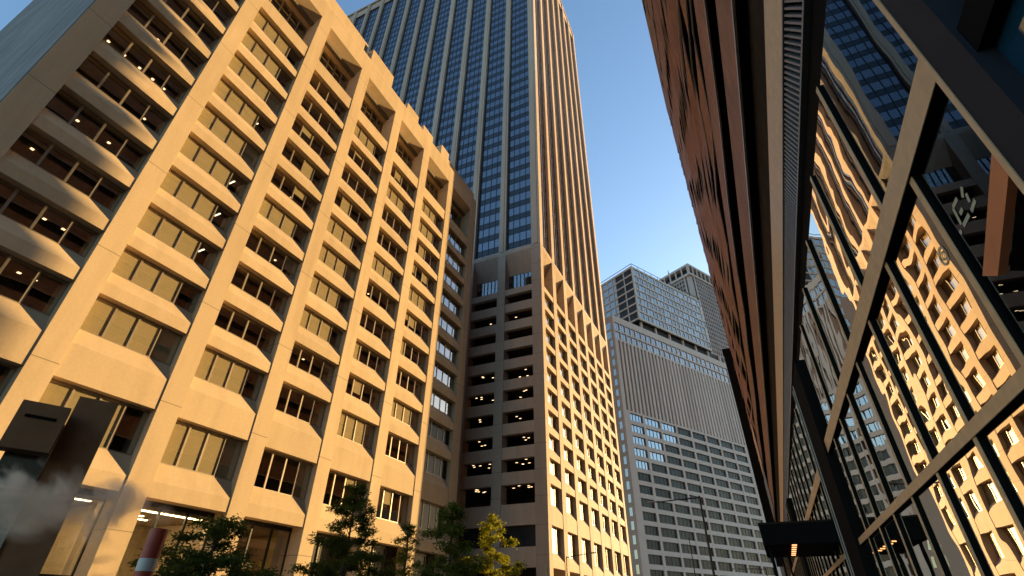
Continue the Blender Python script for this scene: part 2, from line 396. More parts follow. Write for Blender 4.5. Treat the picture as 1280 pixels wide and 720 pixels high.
for k in range(13):
    x1 = xs[2*k]; x0 = xs[2*k+1]
    b = MB(); b.poly([(x0, TY, 58), (x1, TY, 58), (x1, TY, TZ-5), (x0, TY, TZ-5)], 0)
    for z in floors:
        if z < TZ-6: b.box((x0, TY-.02, z), (x1, TY+.1, z+1.25), 1); b.box((x0, TY-.05, z+1.25), (x1, TY+.1, z+1.33), 2); b.box((x0, TY-.05, z-.08), (x1, TY+.1, z), 2)
    for q in range(1, 4): b.box((x0+q*(x1-x0)/4-.05, TY-.10, 58), (x0+q*(x1-x0)/4+.05, TY+.1, TZ-5), 2)
    b.box((x0, TY-.12, 58), (x0+.22, TY+.1, TZ-5), 2); b.box((x1-.3, TY-.12, 58), (x1, TY+.1, TZ-5), 2)
    b.build('glass_strip', [M['glass_tower'], M['spandrel_navy'], M['black_mull']], B)
    b = MB(); b.box((x0-.01, BY+.4, TZ-5), (x1+.01, BY+1.0, TZ-.9)); b.build('crown_panel', M['tower_conc'], B)
M['brown_glass'] = glass('bronze_tower_glass', .30, body=(.03,.02,.013,1), gcol=(.7,.6,.5,1), wave=.004, wscale=.5)
ys = [68.2] + [v for f in fins_r for v in f]
for k in range(7):
    y0 = ys[2*k]; y1 = ys[2*k+1]
    b = MB(); b.poly([(TX, y0, 58), (TX, y1, 58), (TX, y1, TZ-5), (TX, y0, TZ-5)], 0)
    for z in floors:
        if z < TZ-6: b.box((TX-.1, y0, z), (TX+.02, y1, z+1.2), 1)
    for q in range(1, 4): b.box((TX-.1, y0+q*(y1-y0)/4-.06, 58), (TX+.14, y0+q*(y1-y0)/4+.06, TZ-5), 2)
    b.build('glass_strip', [M['brown_glass'], M['spandrel_navy'], M['mullion']], B)
    b = MB(); b.box((TX+.4, y0-.01, TZ-5), (TX-.1, y1+.01, TZ-.9)); b.build('crown_panel', M['tower_conc'], B)
b = MB(); b.box((BX+.02, BY-.12, TZ-.9), (-116.5, 111.9, TZ)); b.build('roof_cap', M['tower_conc'], B)
b = MB(); b.box((TX-.2, BY+1.2, 58.2), (TX-.5, 111.7, TZ-1)); b.box((-116, 111.4, 58.2), (BX-.3, 111.78, TZ-1)); b.box((-116.2, BY+.4, 58.2), (-116, 111.7, TZ-1)); b.box((TX-.6, TY+.2, 58.2), (-116, TY+.4, TZ-1)); b.build('core_wall', M['dark_in'], B)

# ================================================================== BUILDING C: hotel slab, its upper block, and the tower behind
cc = Vector((-31.6, 150, 0)); cu = Vector((.4892, .8722, 0)); cn = Vector((.8722, -.4892, 0))
def CF(p):     # x along the front, y out of the front (towards the street), z up
    q = cc + cu*p[0] + cn*p[1]; return (q.x, q.y, p[2])
M['grey_c'] = concrete('pale_grey_panels', (.76,.62,.525,1), .07, stain=.1, scl=.5)
M['glass_c'] = plain('hotel_glass', (.036,.036,.030,1), .35, var=.8, scl=.35, spec=.22)
M['glass_blue'] = glass('sky_glass', .38, body=(.16,.15,.14,1), gcol=(.86,.82,.78,1), wave=.008, wscale=.4)
M['glass_sky'] = glass('hotel_glass_bright', .40, body=(.06,.07,.07,1), gcol=(.9,.95,1,1), wave=.012, wscale=.9)
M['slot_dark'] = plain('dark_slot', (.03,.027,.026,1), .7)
C = thing('hotel_slab', 'pale grey slab building with ribbed upper wall and rows of dark windows, beyond the tower', 'building', CF((30, -8, G)))
def wallgrid(mb, xs, zs, y, depth):
    pass
W, D_ = 68, 26
b = MB(CF); b.box((0, -.6, G), (W, -D_, 88.8)); b.build('wall', M['grey_c'], C)
# window field
colx = [(2.9, 8.7), (9.75, 16.9)] + [(17.7+8.0*k, 24.9+8.0*k) for k in range(6)]
rz = [54.3 - 3.58*k for k in range(16)]
b = MB(CF)   # framing: vertical piers and spandrels proud of the glass
edges = [(0, 2.9)] + [(colx[k][1], colx[k+1][0]) for k in range(7)] + [(colx[7][1], W)]
for (a_, b_) in edges: b.box((a_, -.6, G), (b_, 0, 55.0))
for k in range(len(rz)+1):
    zt = rz[k-1]-2.35 if k else 55.0
    zb = rz[k] if k < len(rz) else G
    for (a_, b_) in colx: b.box((a_, -.6, zb), (b_, -.03, zt))
b.build('front_frame', M['grey_c'], C)
cnt = 0
restm = MB(CF)
for k, z in enumerate(rz):
    for (a_, b_) in colx:
        mb = MB(CF) if cnt < 100 else restm
        mb.poly([(a_, -.45, z-2.35), (b_, -.45, z-2.35), (b_, -.45, z), (a_, -.45, z)], 0)
        n = 4; ww = (b_-a_)/n
        for q in range(1, n): mb.box((a_+q*ww-.12, -.5, z-2.35), (a_+q*ww+.12, -.38, z), 1)
        mb.box((a_, -.5, z-2.35), (a_+.3, -.38, z), 1); mb.box((b_-.3, -.5, z-2.35), (b_, -.38, z), 1)
        if cnt < 100: mb.build('window', [M['glass_sky'] if (k < 5 and a_ < 22-3.5*k) else M['glass_c'], M['black_mull']], C)
        cnt += 1
if restm.f: restm.build('lower_windows', [M['glass_c'], M['black_mull']], C)['kind'] = 'stuff'
# ribbed wall
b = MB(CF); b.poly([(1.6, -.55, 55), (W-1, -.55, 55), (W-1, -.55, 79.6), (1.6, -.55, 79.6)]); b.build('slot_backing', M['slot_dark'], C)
b = MB(CF); b.box((0, -.6, 55), (1.6, 0, 79.5)); b.build('corner_pier', M['grey_c'], C)
x = 2.45
while x < W-1:
    b = MB(CF); b.box((x, -.55, 55.0), (x+1.0, .0, 79.5)); b.build('rib', M['grey_c'], C); x += 1.86
# top band with two rows of windows
b = MB(CF); b.box((0, -.6, 79.5), (W, 0, 80.1)); b.box((0, -.6, 82.9), (W, 0, 83.5)); b.box((0, -.6, 86.4), (W, 0, 88.9))
rc = random.Random(5)
bandw = []
for (za, zb) in ((80.1, 82.9), (83.5, 86.4)):
    x = .6; b.box((0, -.6, za), (x, 0, zb))
    while x < W-1:
        ww = rc.choice([2.2, 2.5, 2.5, 3.2])
        bandw.append((x, min(x+ww, W-.6), za, zb)); x += ww
        g = rc.choice([.25, .25, .5]); b.box((x, -.6, za), (min(x+g, W), 0, zb)); x += g
b.build('top_band', M['grey_c'], C)
for (a_, b_, za, zb) in bandw:
    mb = MB(CF); mb.poly([(a_, -.3, za), (b_, -.3, za), (b_, -.3, zb), (a_, -.3, zb)], 0); mb.box(((a_+b_)/2-.06, -.32, za), ((a_+b_)/2+.06, -.24, zb), 1)
    mb.build('band_window', [M['glass_blue'], M['grey_c']], C)
# small windows on the flank (flank lies along -cn, at x=0)
for k in range(20):
    z = 79.4 - 3.53*k
    mb = MB(CF); mb.box((-.05, -1.0, z-2.2), (.02, -2.1, z)); mb.build('flank_window', M['glass_blue'], C)
for z in (82.9, 86.4):
    for q in range(3):
        mb = MB(CF); mb.box((-.05, -1.2-3*q, z-2.6), (.02, -3.6-3*q, z)); mb.build('flank_window', M['glass_blue'], C)

U = thing('upper_block', 'glass fronted block with white window frames standing on the grey slab roof', 'building', CF((36, -8, 88.8)))
M['white_frame'] = concrete('white_frames', (.80,.70,.61,1), .08, stain=.1)
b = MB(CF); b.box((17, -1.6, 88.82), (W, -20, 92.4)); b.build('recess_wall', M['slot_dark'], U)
for q in range(7):
    b = MB(CF); b.box((16.5+q*8, -.9, 88.82), (17.1+q*8, -1.6, 92.3)); b.build('post', M['grey_c'], U)
X0, X1, ZB, ZT = 15.0, 58.5, 92.3, 116.6
b = MB(CF); b.box((X0, -.5, ZB), (X1, -22, ZT)); b.build('wall', M['slot_dark'], U)
b = MB(CF); rows_u = [ZB+.9 + 3.32*k for k in range(7)]
b.box((X0, -.5, ZB), (X1, 0, ZB+.9)); b.box((X0, -.5, rows_u[-1]+2.7), (X1, 0, ZT))
uw = []
for k, z in enumerate(rows_u):
    if k: b.box((X0, -.5, z-.62), (X1, 0, z))
    x = X0+.5; b.box((X0, -.5, z), (x, 0, z+2.7))
    while x < X1-1.5:
        ww = min(rc.choice([1.9, 1.9, 2.3, 3.6]), X1-.3-x); uw.append((x, x+ww, z)); x += ww
        b.box((x, -.5, z), (min(x+.35, X1), 0, z+2.7)); x += .35
    if x < X1: b.box((x, -.5, z), (X1, 0, z+2.7))
b.build('front_frame', M['white_frame'], U)
for i, (a_, b_, z) in enumerate(uw):
    if i >= 100: break
    mb = MB(CF); mb.poly([(a_, -.25, z), (b_, -.25, z), (b_, -.25, z+2.7), (a_, -.25, z+2.7)], 0); mb.box(((a_+b_)/2-.05, -.3, z), ((a_+b_)/2+.05, -.2, z+2.7), 1); mb.build('window', [M['glass_blue'], M['black_mull']], U)
mb = MB(CF)
for (a_, b_, z) in uw[100:]: mb.poly([(a_, -.25, z), (b_, -.25, z), (b_, -.25, z+2.7), (a_, -.25, z+2.7)], 0)
if mb.f: mb.build('small_windows', M['glass_blue'], U)['kind'] = 'stuff'
# flank of the upper block, facing the camera's left
mb = MB(CF)
for k, z in enumerate(rows_u):
    mb.box((X0-.35, -.02, z-.62), (X0-.01, -22, z))
for y in (-.02, -4.4, -9, -10.6, -13.4, -16.2, -19, -21.4): mb.box((X0-.30, y, ZB), (X0-.005, y-.45, ZT))
mb.box((X0-.36, 0, ZT-.9), (X0-.01, -22, ZT+.004)); mb.build('flank_frame', M['white_frame'], U)
for k, z in enumerate(rows_u):
    for (ya, yb) in ((-.47, -4.4), (-4.85, -9)):
        b = MB(CF); b.poly([(X0-.1, ya, z), (X0-.1, yb, z), (X0-.1, yb, z+2.7), (X0-.1, ya, z+2.7)]); b.build('corner_window', M['glass_c'], U)
    for (ya, yb) in ((-9.45, -10.6), (-11.05, -13.4), (-13.85, -16.2), (-16.65, -19), (-19.45, -21.4)):
        b = MB(CF); b.poly([(X0-.1, ya, z), (X0-.1, yb, z), (X0-.1, yb, z+2.7), (X0-.1, ya, z+2.7)]); b.build('flank_window', M['glass_blue'], U)
b = MB(CF)
for (p, q) in (((X0, -.2), (X1, -.2)), ((X0, -.2), (X0, -21))):
    b.tube([(p[0], p[1], ZT+1.3), (q[0], q[1], ZT+1.3)], .12, 6)
for k in range(12): b.tube([(X0+k*3.9, -.2, ZT), (X0+k*3.9, -.2, ZT+1.3)], .08, 5)
b.build('roof_railing', M['black_mull'], U)
b = MB(CF); b.box((20, -5, ZT), (27, -12, ZT+2.2)); b.box((31, -4, ZT), (34, -9, ZT+1.5)); b.build('roof_plant', M['grey_c'], U)

# tower behind
DT = thing('grey_tower', 'distant dark grey grid tower with open crown, partly hidden behind the rust clad building', 'building', (-2, 280, G))
dc = Vector((-6.24, 260, 0))
def DF(p):
    q = dc + cu*p[0] + cn*p[1]; return (q.x, q.y, p[2])
M['grey_d'] = concrete('grey_tower_concrete', (.42,.36,.33,1), .08, scl=.4)
M['grey_d2'] = concrete('grey_tower_pale', (.62,.54,.48,1), .08, scl=.4)
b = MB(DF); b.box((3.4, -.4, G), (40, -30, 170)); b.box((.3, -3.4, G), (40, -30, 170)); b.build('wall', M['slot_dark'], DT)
b = MB(DF)
for k in range(46):
    z = 40+k*2.85
    b.box((4, -.4, z), (40, .0, z+1.1)); b.box((0.0, -4, z), (.3, -30, z+1.1))
for k in range(19): b.box((4+k*1.9, -.4, 36), (4.7+k*1.9, .12, 170)); 
for k in range(14): b.box((-.12, -4-k*1.9, 36), (.3, -4.7-k*1.9, 170))
b.build('facade_grid', M['grey_d'], DT)
b = MB(DF); b.tube([(2.1, -2.1, 30), (2.1, -2.1, 171)], 1.75, 20, cap=False); b.build('round_corner_column', M['grey_d2'], DT, smooth=True)
b = MB(DF); b.box((3.5, -.3, 30), (4.1, .3, 170)); b.box((-.3, -3.5, 30), (.3, -4.1, 170)); b.build('edge_rib', M['grey_d2'], DT)
b = MB(DF); b.box((-.6, .6, 170), (41, -31, 171.4)); b.box((-.6, .6, 176.4), (41, -31, 177.8))
for k in range(11): b.box((-.6+k*4.0, .6, 171.4), (-.0+k*4.0, 0, 176.4))
for k in range(8): b.box((-.6, -.2-k*4.2, 171.4), (0, -.9-k*4.2, 176.4))
b.box((2.5, -2.5, 171.4), (38, -28, 176.4), 1); b.build('crown', [M['grey_d2'], M['slot_dark']], DT)
b = MB(DF); b.tube([(.4, -14, 177.8), (.4, -14, 181.5)], [.35, .12], 8); b.build('mast', M['slot_dark'], DT)

# ================================================================== RIGHT: rust clad building over a glass front
RB = thing('rust_building', 'dark building with folded rust metal cladding overhanging a tall glass front on the right', 'building', (4, 40, G))
t = NT('rusted_steel'); n1 = t.noise(.35, 5, .65); n2 = t.noise(9, 4, .7); n3 = t.noise(2.2, 3, .6, stretch=(1, 1, .1))
col = t.ramp(n1, [(.28, (.17,.068,.03,1)), (.5, (.33,.135,.055,1)), (.72, (.50,.21,.085,1))])
col = t.mixc(.4, col, t.ramp(n2, [(.3, (.12,.048,.022,1)), (.7, (.46,.19,.075,1))]))
col = t.mixc(.5, col, t.ramp(n3, [(.35, (.5,.45,.42,1)), (.65, (1,1,1,1))]), 'MULTIPLY')
n4 = t.noise(5, 3, .6, stretch=(1, .15, 2.5)); col = t.mixc(.45, col, t.ramp(n4, [(.35, (.45,.40,.38,1)), (.62, (1,1,1,1))]), 'MULTIPLY')
t.principled(col, .62, .1, spec=.3, normal=t.bump(n4, .5, .03)); M['rust'] = t.m
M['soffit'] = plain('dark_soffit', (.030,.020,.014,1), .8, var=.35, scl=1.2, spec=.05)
M['fascia'] = plain('bronze_fascia', (.62,.41,.22,1), .5, .1, var=.12, scl=6)
M['ribbon'] = plain('dark_ribbon_glass', (.015,.012,.011,1), .5, spec=.1)
M['trim'] = plain('pale_bronze_trim', (.40,.33,.25,1), .4, .4)
M['louvre'] = plain('grey_louvre', (.20,.185,.17,1), .45, .4)
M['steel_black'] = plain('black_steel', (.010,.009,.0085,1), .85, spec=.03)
M['navy'] = plain('navy_steel', (.020,.021,.027,1), .7, spec=.15)
M['orange'] = plain('orange_brace_paint', (.60,.19,.07,1), .6)
M['glass_r'] = glass('facade_mirror_glass', .72, (.30,.31,.32,1), gcol=(1.0,.93,.82,1), wave=.0045, wscale=.8)
M['glass_near'] = glass('blue_near_glass', .10, body=(.01,.05,.085,1), gcol=(.7,.85,1,1), wave=.004, wscale=.6)
M['glass_r2'] = glass('near_facade_glass', .16, (.72,.78,.82,1), gcol=(.8,.9,1.0,1), wave=.004, wscale=.6)
YE = 97.6
YG = 94.6
def RF(p): return (p[0] - .012*p[1], p[1], p[2])        # glass line leans slightly across the street axis
def RU(p): return (p[0] - .006*p[1], p[1], p[2])
ZS = 6.6
gx = 2.3
zA, zB = (1.60, 1.735), (3.83, 4.16)
mod = [(-8.5, 3.22), (3.66, 16.0), (18.6, 38), (40.6, 60), (62.6, 82), (84.6, YG)]
# columns between the bays of the glass front
for (a_, b_) in ((3.22, 3.60), (16.0, 18.6), (38, 40.6), (60, 62.6), (82, 84.6)):
    b = MB(RF); b.box((gx-.14, a_, G), (gx+.5, b_, ZS-.02)); b.build('column', M['navy'] if a_ < 5 else M['steel_black'], RB)
b = MB(RF); b.box((gx-.15, 3.60, G), (gx+.1, 3.66, ZS-.02)); b.build('jamb', M['fascia'], RB)
for y in (18.05, 18.5): 
    b = MB(RF); b.box((gx-.17, y, G), (gx-.142, y+.03, ZS-.05)); b.build('jamb', M['trim'], RB)
rt = random.Random(4)
rows_r = ((G, zA[0]), (zA[1], zB[0]), (zB[1], ZS))
for (a_, b_) in mod:
    near = b_ < 5
    if not near:
        for q, ((z0, z1), dz) in enumerate(((zA, .05), (zB, .065))):
            b = MB(RF); b.box((gx-dz, a_, z0), (gx+.05, b_, z1)); tr_ = b.build('transom', M['steel_black'], RB)
            b = MB(RF); yc = a_
            while yc < b_ - .05: b.box((gx-dz-.012, yc, z0), (gx-dz-.002, min(yc+3.19, b_), z1)); b.box((gx-dz-.016, yc+.05, (z0+z1)/2-.012), (gx-dz-.011, yc+.075, (z0+z1)/2+.012)); yc += 3.2
            b.build('transom_cap', M['fascia'], tr_)
    else:
        b = MB(RF); b.box((gx-.1, a_, 3.42), (gx+.3, b_, 3.72)); b.build('transom', M['steel_black'], RB)
    for ri, (z0, z1) in enumerate(rows_r):
        if near:
            ms = [-5.0, -2.2, .4]
        elif a_ < 5:
            ms = [4.98+1.6*k for k in range(7)] if ri < 2 else [5.9+1.95*k for k in range(5)]
        else:
            st = 1.6 if ri < 2 else 1.95
            ms = [a_+st*(k+1) for k in range(int((b_-a_)/st)-1)]
        for y in ms:
            b = MB(RF); b.box((gx-.04, y, z0+.002), (gx+.04, y+.10, z1-.002)); mu = b.build('mullion', M['steel_black'], RB)
            b = MB(RF); b.box((gx-.051, y+.003, z0+.002), (gx-.0415, y+.097, z1-.002)); b.build('mullion_cap', M['fascia'], mu)
        e = [a_] + [v for y in ms for v in (y, y+.10)] + [b_]
        for k in range(0, len(e), 2):
            b = MB(RF)
            tl_ = rt.uniform(-.004, .004); t2_ = rt.uniform(-.004, .004)
            b.poly([(gx+tl_, e[k], z0), (gx-tl_, e[k+1], z0), (gx-tl_+t2_, e[k+1], z1), (gx+tl_+t2_, e[k], z1)])
            o = b.build('glass_pane', M['glass_near'] if near else (M['glass_r2'] if (a_ < 5 and k == 0 and ri > 0) else M['glass_r']), RB)
# bands above the glass front: head frame, louvre, bronze fascia, dark ribbon
def band(name, mat, z0, z1, proud, back=.25, y0=-14, y1=93.0):
    b = MB(RU); b.box((gx-proud, y0, z0), (gx+back, y1, z1)); return b.build(name, mat, RB)
band('head_frame', M['steel_black'], ZS, 7.42, -.04)
band('louvre_backing', M['steel_black'], 7.42, 8.46, -.12)
b = MB(RU); y = -6.0
while y < 62:
    b.prism([(0, 0), (.09, 0), (.09, .05), (0, .05)], 0, 1, place=lambda x, q, z, y=y: (gx-.03+x, y+q*.55+z*.9, 7.44+q*.98)); y += .125
b.build('louvre', M['louvre'], RB)
b = MB(RU); b.box((gx-.06, -14, 7.36), (gx+.1, 93, 7.43)); b.box((gx-.05, -14, 8.44), (gx+.1, 93, 8.48)); b.build('louvre_edge', M['louvre'], RB)
band('shadow_gap', M['steel_black'], 8.46, 8.60, -.10)
b = MB(RU)
yy = -14
while yy < 93: b.box((gx-.02, yy, 8.60), (gx+.2, min(yy+6.38, 93), 9.76)); yy += 6.4
b.build('fascia_beam', M['fascia'], RB)
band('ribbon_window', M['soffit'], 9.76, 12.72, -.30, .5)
# rust clad upper storeys: folded spandrels, pale drip trims and dark ribbons of glass
rr = random.Random(11)
levels = [(12.7, 15.5), (18.3, 20.9)]
z = 22.6
while z < 117: levels.append((z, z+1.75)); z += 2.75
for f, (z0, z1) in enumerate(levels):
    ye = 95.2 if z0 < 40 else YE+.8  # upper storeys reach further, shaped to shade the tan block's near bay
    nk = 17 + f % 4; yk = [-14 + (ye+14)*k/nk for k in range(nk+1)]
    off = [0 if f < 1 else (rr.choice([0, .04, .10]) if f == 1 else (rr.uniform(-.10, .05) if (q_+f) % 2 else rr.uniform(.08, .30))) for q_, _ in enumerate(yk)]
    top = [0 if f < 2 else (rr.uniform(-.2, .0) if (q_+f) % 2 == 0 else rr.uniform(.0, .25)) for q_, _ in enumerate(yk)]
    b = MB(RU)
    P = lambda x, yy, z: (gx + x, yy, z)
    for k in range(nk):
        a_, c_ = yk[k], yk[k+1]
        b.poly([P(off[k], a_, z0), P(off[k+1], c_, z0), P(top[k+1], c_, z1), P(top[k], a_, z1)])
        b.poly([P(off[k], a_, z0), P(off[k+1], c_, z0), P(.75, c_, z0), P(.75, a_, z0)], 1)  # undersides coloured black, painting in the darkness of the gaps
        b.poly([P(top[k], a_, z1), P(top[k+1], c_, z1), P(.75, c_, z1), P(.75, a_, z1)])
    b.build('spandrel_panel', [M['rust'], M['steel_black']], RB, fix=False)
    if f < 14:
        b = MB(RU)
        for k in range(nk):
            a_, c_ = yk[k], yk[k+1]
            b.prism([(.02, 0), (-.05, 0), (-.05, .13 if f < 2 else .07), (.02, .13 if f < 2 else .07)], 0, 1, place=lambda x, q, z, a_=a_, c_=c_, k=k: (gx + off[k] + (off[k+1]-off[k])*q + x, a_+(c_-a_)*q, z0-.03+z))
        b.build('drip_trim', M['trim'], RB)
    zn = levels[f+1][0] if f+1 < len(levels) else z1+1.4
    b = MB(RU); b.poly([(gx+.62, -14, z1), (gx+.62, ye, z1), (gx+.62, ye, zn), (gx+.62, -14, zn)]); b.build('ribbon_window', M['ribbon'], RB)
ZR = levels[-1][1] + 1.3
b = MB(RU); b.box((gx-.05, -14, ZR), (18, YE+.8, ZR+1.2)); b.build('roof_edge', M['rust'], RB)
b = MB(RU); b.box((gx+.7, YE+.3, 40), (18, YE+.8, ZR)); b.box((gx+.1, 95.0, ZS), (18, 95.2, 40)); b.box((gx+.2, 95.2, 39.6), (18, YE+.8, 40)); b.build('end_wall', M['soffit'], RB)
b = MB(RU); b.box((.98, 95.3, 7), (2.6, 95.7, 42.6)); b.box((.86, 95.22, 42.6), (2.7, 95.8, 43.8)); b.build('end_fin', M['steel_black'], RB)
b = MB(RU); b.box((gx-.14, 80, 18.6), (gx-.07, 88, 24.5)); b.build('golden_glow_panel', M['fascia'], RB)  # added panel, its golden colour stands in for a sunlit patch
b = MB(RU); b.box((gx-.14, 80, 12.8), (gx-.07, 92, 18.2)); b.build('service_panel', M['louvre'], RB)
# rooms behind the glass
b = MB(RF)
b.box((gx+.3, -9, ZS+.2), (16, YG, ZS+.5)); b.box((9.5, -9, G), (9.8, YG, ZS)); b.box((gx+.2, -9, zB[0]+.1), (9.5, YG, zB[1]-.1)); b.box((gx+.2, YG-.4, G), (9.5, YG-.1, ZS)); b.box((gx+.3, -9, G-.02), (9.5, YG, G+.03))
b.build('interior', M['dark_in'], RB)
b = MB(RF); b.box((9.2, 2, 4.3), (9.45, 12, 6.5)); b.box((4.5, 7.0, 5.9), (9.3, 7.4, 6.3)); b.build('interior_wall', M['navy'], RB)
b = MB(); q_ = [Vector(v)*.545 for v in ((3.923, 6.438, 5.448), (3.924, 6.315, 5.072), (3.901, 8.279, 4.204), (3.897, 8.621, 4.425))]
q2 = [v + Vector((.06, 0, 0)) for v in q_]
b.poly(q_); b.poly(q2)
for k in range(4): b.poly([q_[k], q_[(k+1) % 4], q2[(k+1) % 4], q2[k]])
b.build('diagonal_brace', M['orange'], RB)
# marks on the glass: a diamond shaped emblem built of strokes and a small ring
M['sticker'] = plain('emblem_vinyl', (.46,.44,.30,1), .7)
em = MB(RF); gy = gx-.006
def stroke(p, q, wd=.03, mb=em):
    p = Vector((p[0], p[1])); q = Vector((q[0], q[1])); d = (q-p).normalized(); n = Vector((-d.y, d.x))*wd/2
    mb.poly([(gy, *(p+n)), (gy, *(q+n)), (gy, *(q-n)), (gy, *(p-n))])
for p, q in (((4.461, 3.179), (4.536, 3.116)), ((4.463, 3.102), (4.489, 3.023)), ((4.41, 2.979), (4.544, 2.961)), ((4.614, 3.177), (4.749, 3.178)), ((4.752, 3.176), (4.782, 3.004)), ((4.598, 2.972), (4.766, 2.974)), ((4.631, 3.068), (4.71, 3.065)), ((4.833, 2.975), (4.881, 2.97))): stroke(p, q, .042)
em.build('emblem', M['sticker'], RB, fix=False)
rg = MB(RF)
for r0, r1 in ((.075, .10), (.03, .05)):
    for k in range(20):
        a0, a1 = 2*math.pi*k/20, 2*math.pi*(k+.9)/20
        rg.poly([(gy, 5.36+r*math.cos(a), 3.05+r*math.sin(a)) for r, a in ((r0, a0), (r1, a0), (r1, a1), (r0, a1))])
rg.build('emblem', M['sticker'], RB, fix=False)

# entrance canopy
M['slat_lamp'] = emit('orange_slat_lamp', (1,.42,.16,1), .9)
CN = thing('entrance_canopy', 'dark flat canopy over the pavement at the foot of the glass front', 'canopy', (1.2, 20.5, G))
b = MB(); b.box((-.15, 19.3, 2.02), (2.02, 23.5, 2.62)); b.build('slab', M['steel_black'], CN)
b = MB(); b.box((-.17, 19.28, 2.60), (2.02, 23.52, 2.66)); b.build('edge_trim', M['soffit'], CN)
for (x, y) in ((.02, 19.5), (.02, 23.2)):
    b = MB(); b.tube([(x, y, G), (x, y, 2.03)], .05, 10); b.build('post', M['steel_black'], CN)
for k in range(6):
    b = MB(); b.box((.66, 19.40+k*.62, 1.985), (.80, 19.44+k*.62, 2.015)); b.build('lamp_slat', M['slat_lamp'], CN)

# ================================================================== street furniture
M['pole'] = plain('dark_pole_paint', (.045,.038,.032,1), .42, .5)
M['lamp_head'] = plain('lamp_housing', (.30,.26,.21,1), .45, .4)
def street_lamp(label, x, y, ztop, arm, group='street lamps along the road', r=.09, head=True):
    S = thing('street_lamp', label, 'street lamp', (x, y, G), group)
    b = MB(); b.tube([(x, y, G), (x, y, G+1.2), (x, y, G+1.25), (x, y, ztop)], [r*1.7, r*1.7, r, r*.7], 12); b.build('pole', M['pole'], S, smooth=False)
    b = MB(); b.box((x-.22, y-.22, G), (x+.22, y+.22, G+.12)); b.build('base', M['pole'], S)
    b = MB(); b.tube([(x, y, ztop-.12), (x+arm[0]*.5, y+arm[1]*.5, ztop-.03+arm[2]*.6), (x+arm[0], y+arm[1], ztop+arm[2])], [r*.6, r*.5, r*.4], 8); b.build('arm', M['pole'], S)
    if head:
        hx, hy, hz = x+arm[0], y+arm[1], ztop+arm[2]; L = math.hypot(arm[0], arm[1]); ux, uy = arm[0]/L, arm[1]/L
        b = MB()
        pl_ = lambda a, w_, h: (hx+ux*a-uy*w_, hy+uy*a+ux*w_, hz+h)
        for s0, s1, w0, w1, h0, h1 in ((-.15, .2, .07, .17, .05, .12), (.2, .6, .17, .15, .12, .08)):
            b.poly([pl_(s0, -w0, 0), pl_(s1, -w1, 0), pl_(s1, w1, 0), pl_(s0, w0, 0)]); b.poly([pl_(s0, -w0*.6, h0), pl_(s1, -w1*.6, h1), pl_(s1, w1*.6, h1), pl_(s0, w0*.6, h0)])
            for sg in (-1, 1): b.poly([pl_(s0, sg*w0, 0), pl_(s1, sg*w1, 0), pl_(s1, sg*w1*.6, h1), pl_(s0, sg*w0*.6, h0)])
        b.poly([pl_(-.15, -.07, 0), pl_(-.15, .07, 0), pl_(-.15, .042, .05), pl_(-.15, -.042, .05)]); b.poly([pl_(.6, -.15, 0), pl_(.6, .15, 0), pl_(.6, .09, .08), pl_(.6, -.09, .08)])
        b.build('lamp_head', M['lamp_head'], S)
    return S
street_lamp('dark street lamp with a long arm reaching left, in front of the grey slab', -3.72, 39.8, 7.45, (-3.2, .6, -.12))
street_lamp('slim lamp with a short arm at the foot of the sunlit podium', -18.0, 51.4, 5.1, (2.6, -.9, .05), r=.07)
street_lamp('far street lamp showing only the tip of its arm above the picture edge', -.9, 68, 4.9, (-2.9, .8, .0), r=.07)
def ray_px(px, py):
    v = (px-640, py-360, 619); return Vector([sum(R0[i][k]*v[k] for k in range(3)) for i in range(3)])
d = ray_px(861, 672); d = d*(60/d.y)
PT = thing('slim_pole', 'thin plain pole standing left of the long armed street lamp', 'pole', (d.x, d.y, G))
b = MB(); b.tube([(d.x, d.y, G), (d.x, d.y, d.z)], [.07, .035], 8); b.build('shaft', M['pole'], PT)
b = MB(); b.tube([(d.x, d.y, G), (d.x, d.y, G+.25)], [.16, .10], 10); b.build('base', M['pole'], PT)
d = ray_px(683, 707); d = d*(46/d.y)
PT = thing('white_post', 'short pale post at the corner of the podium', 'post', (d.x, d.y, G))
b = MB(); b.tube([(d.x, d.y, G), (d.x, d.y, d.z), (d.x, d.y, d.z+.08)], [.13, .12, .05], 10); b.build('shaft', M['trim'], PT)
b = MB(); b.box((d.x-.25, d.y-.25, G), (d.x+.25, d.y+.25, G+.12)); b.build('base', M['pole'], PT)

# striped steam stack
M['stack_o'] = plain('stack_orange', (.42,.055,.025,1), .45, var=.12)
M['stack_w'] = plain('stack_white', (.62,.58,.52,1), .5, var=.12)
SX, SY = -15.2, 9.62
ST = thing('steam_stack', 'orange and white striped steam chimney standing in the road', 'chimney', (SX, SY, G))
zt = 1.98
b = MB(); b.tube([(SX, SY, G-.15), (SX, SY, zt), (SX, SY, zt-.02), (SX, SY, zt-.3)], [.225, .225, .20, .20], 28, cap=False); b.build('pipe', M['stack_o'], ST, smooth=False)
for z in (zt-.72, zt-1.42, zt-2.12):
    b = MB(); b.tube([(SX, SY, z-.30), (SX, SY, z)], .2285, 28, cap=False); b.build('white_band', M['stack_w'], ST)
b = MB(); b.tube([(SX, SY, G-.15), (SX, SY, G+.05)], .36, 20); b.build('base', M['steel_black'], ST)

